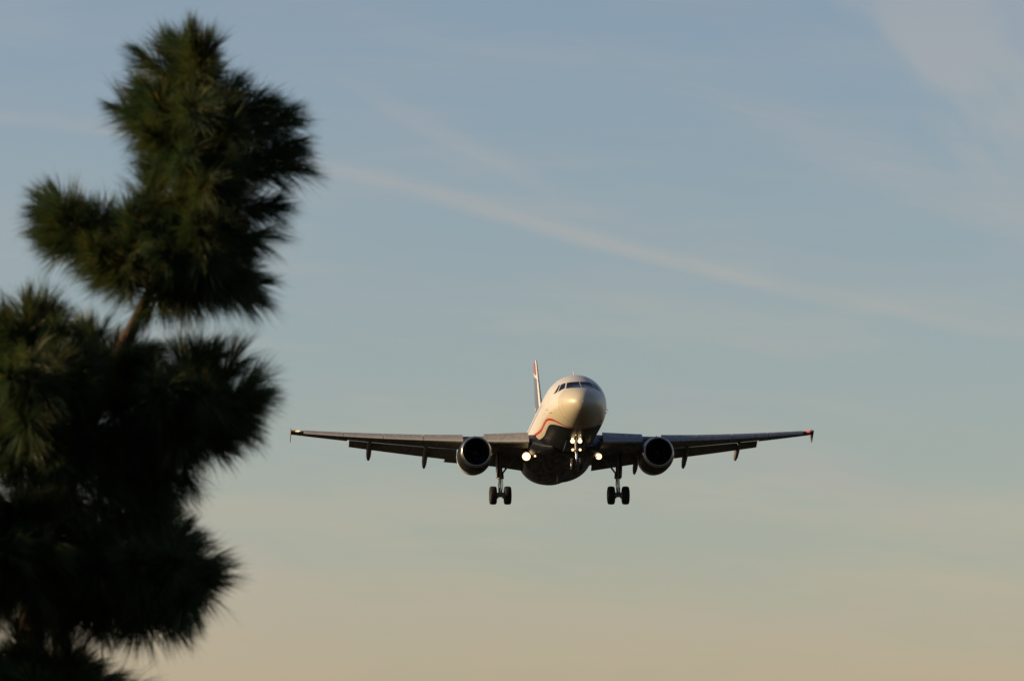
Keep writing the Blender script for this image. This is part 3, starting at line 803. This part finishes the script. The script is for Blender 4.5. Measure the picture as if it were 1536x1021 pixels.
# each bough: attachment on the trunk, spine, and the tips of its shoots (bearing, height, depth offset)
BOUGHS = [
    dict(spine=[(264, 330, 0), (284, 235, 0), (290, 130, 0)], r=.016, tips=[
        (284, 70, 0), (262, 92, .1), (306, 88, -.1), (290, 112, .2), (214, 150, .05), (236, 138, -.15), (222, 180, .1), (232, 205, -.3), (340, 135, .15), (384, 160, -.1), (412, 188, .1),
        (430, 225, -.12), (427, 262, .1), (408, 300, -.15), (372, 330, .1), (345, 200, -.35), (320, 250, -.4), (285, 180, -.4), (270, 230, -.4), (300, 290, -.42), (350, 280, -.3), (340, 240, .3), (290, 200, .3), (250, 170, .25)]),
    dict(spine=[(238, 410, 0), (262, 370, -.05), (290, 350, -.1)], r=.016, tips=[
        (235, 290, -.15), (262, 285, -.35), (285, 345, -.45), (330, 340, -.3), (355, 372, .1), (350, 410, -.1), (362, 425, .12), (325, 435, -.2), (290, 440, .15), (284, 442, -.2), (300, 390, -.4), (250, 380, -.35), (240, 330, .2), (310, 420, .25)]),
    dict(spine=[(230, 425, 0), (175, 390, -.08), (110, 325, -.12)], r=.014, tips=[
        (96, 312, -.1), (120, 330, .1), (84, 335, -.2), (110, 350, .05), (140, 352, -.25), (150, 385, .1), (170, 350, .1), (185, 335, -.15), (165, 400, -.2), (205, 370, -.3), (190, 390, -.35)]),
    dict(spine=[(100, 720, 0), (60, 640, -.2), (30, 560, -.3)], r=.020, tips=[
        (38, 482, -.3), (62, 478, -.15), (85, 500, -.4), (0, 490, -.2), (-35, 510, -.3), (100, 540, -.2), (115, 575, -.35), (60, 560, -.6), (20, 570, -.65), (-20, 580, -.5), (95, 620, -.45), (40, 640, -.6), (-10, 650, -.5), (70, 680, -.4), (112, 700, -.35), (92, 690, -.5), (118, 765, -.35), (20, 710, -.5), (110, 660, -.3), (-45, 620, -.2), (60, 530, .1), (0, 560, .1)]),
    dict(spine=[(150, 590, 0), (150, 540, .1), (148, 505, .15)], r=.010, tips=[(140, 520, .15), (165, 525, .2), (180, 545, .1), (130, 550, .2), (215, 530, .25), (190, 560, -.2)]),
    dict(spine=[(118, 680, 0), (210, 640, -.05), (320, 600, -.05)], r=.022, tips=[
        (322, 540, .1), (345, 548, -.05), (300, 535, -.1), (270, 538, .15), (240, 545, .2), (362, 582, .1), (368, 612, -.1), (352, 632, .15), (330, 650, -.1), (300, 655, .1), (310, 600, -.35), (270, 590, -.4), (225, 590, -.4), (180, 610, -.35), (250, 640, -.4), (200, 660, -.35), (275, 680, .05), (245, 700, -.1), (215, 705, .1), (290, 630, .3), (240, 610, .3), (150, 650, -.3), (160, 690, -.2), (200, 745, .0), (235, 735, .15), (175, 765, -.1), (255, 750, .1), (225, 770, -.15)]),
    dict(spine=[(62, 850, 0), (160, 860, -.05), (265, 855, -.05)], r=.024, tips=[
        (268, 800, .05), (288, 822, -.1), (298, 850, .1), (300, 875, -.1), (285, 900, .1), (262, 922, -.05), (232, 928, .1), (245, 795, .2), (215, 790, -.1), (180, 800, .1), (240, 850, -.4), (190, 850, -.4), (140, 850, -.4), (200, 922, -.2), (160, 926, .1), (120, 924, -.1), (150, 800, -.2), (110, 810, -.3), (260, 870, .3), (180, 880, .3), (95, 885, .1), (130, 870, .25)]),
    dict(spine=[(80, 790, 0), (30, 800, -.2), (-30, 800, -.3)], r=.020, tips=[
        (60, 770, -.2), (20, 760, -.3), (-20, 770, -.3), (60, 820, -.5), (20, 830, -.55), (-20, 840, -.4), (50, 870, -.3), (10, 875, -.3), (-30, 880, -.2), (90, 770, -.1), (60, 735, -.1), (90, 850, -.35), (20, 800, .1), (70, 915, .12), (-10, 915, .1), (45, 905, -.25)]),
    dict(spine=[(60, 860, 0), (-70, 850, -.35), (-220, 850, -.45)], r=.024, tips=[(x_, y_, .25 * math.sin(x_ * 1.7 + y_) - .40) for x_ in (-60, -105, -150, -195, -240) for y_ in (710, 770, 830, 890, 950)]),
    dict(spine=[(44, 1030, 0), (90, 1035, -.1), (150, 1040, -.1)], r=.020, tips=[
        (60, 1005, -.12), (40, 1000, -.15), (95, 1008, .1), (125, 1015, -.1), (155, 1025, .1), (30, 1015, -.3), (0, 1008, .1), (-30, 1000, -.1), (175, 1045, .0), (80, 1035, -.3), (20, 1045, -.3), (130, 1060, -.2), (-20, 1050, -.2), (190, 1080, .1), (60, 1075, -.4), (110, 1090, .2)]),
    dict(spine=[(42, 1120, 0), (110, 1150, .2), (190, 1170, .3)], r=.022, tips=[
        (160, 1130, .2), (200, 1150, .3), (220, 1185, .2), (130, 1140, 0), (180, 1200, .1), (90, 1170, -.1), (40, 1190, -.3), (-20, 1160, -.3), (-60, 1140, -.2), (0, 1220, -.1)]),
]
for B in BOUGHS:
    pts = [at(*q) for q in B['spine']]
    r0 = B['r']
    mb, nm, pr = limb('branch', pts, [r0, r0 * .75, r0 * .4], pine, 10)
    shoots = []
    for (tx, ty, td) in B['tips']:
        tip = at(tx + rng.normal(0, 7), ty + rng.normal(0, 7), td + rng.normal(0, .05))
        # nearest way back to the spine
        best = None
        for i in range(len(pts) - 1):
            for f in (0, .25, .5, .75, 1.0):
                q = pts[i] + (pts[i + 1] - pts[i]) * f; d = np.linalg.norm(q - tip)
                key = abs(d - .25)
                if best is None or key < best[0]: best = (key, q, d)
        q = best[1]; v = tip - q; d = np.linalg.norm(v)
        mid = q + v * .5 + np.array([0, 0, -.10 * d])
        mb.tube([q - PO, mid - PO, tip - PO], [.009, .007, .004], 7)
        sl = min(.30, max(.16, d)) * rng.uniform(.8, 1.25)
        st = tip - (tip - mid) / np.linalg.norm(tip - mid) * sl
        shoots.append((st, tip, int(rng.uniform(190, 330)), .195))
        for _ in range(2):                      # side twigs with their own needles
            off = rng.normal(0, .065, 3); s0 = st + (tip - st) * rng.uniform(.0, .4)
            t2 = tip - (tip - st) * rng.uniform(.12, .5) + off
            mb.tube([s0 - PO, t2 - PO], [.005, .003], 6)
            shoots.append((s0, t2, int(rng.uniform(80, 170)), .168))
    br = mb.build('branch', M['bark'], pine, recalc=False)
    needles(shoots, br)

sc.render.engine = 'CYCLES'
sc.cycles.use_denoising = True
sc.cycles.denoiser = 'OPENIMAGEDENOISE'
sc.cycles.caustics_reflective = False
sc.cycles.caustics_refractive = False
sc.cycles.max_bounces = 6
sc.cycles.transparent_max_bounces = 4
sc.cycles.sample_clamp_indirect = 1.5
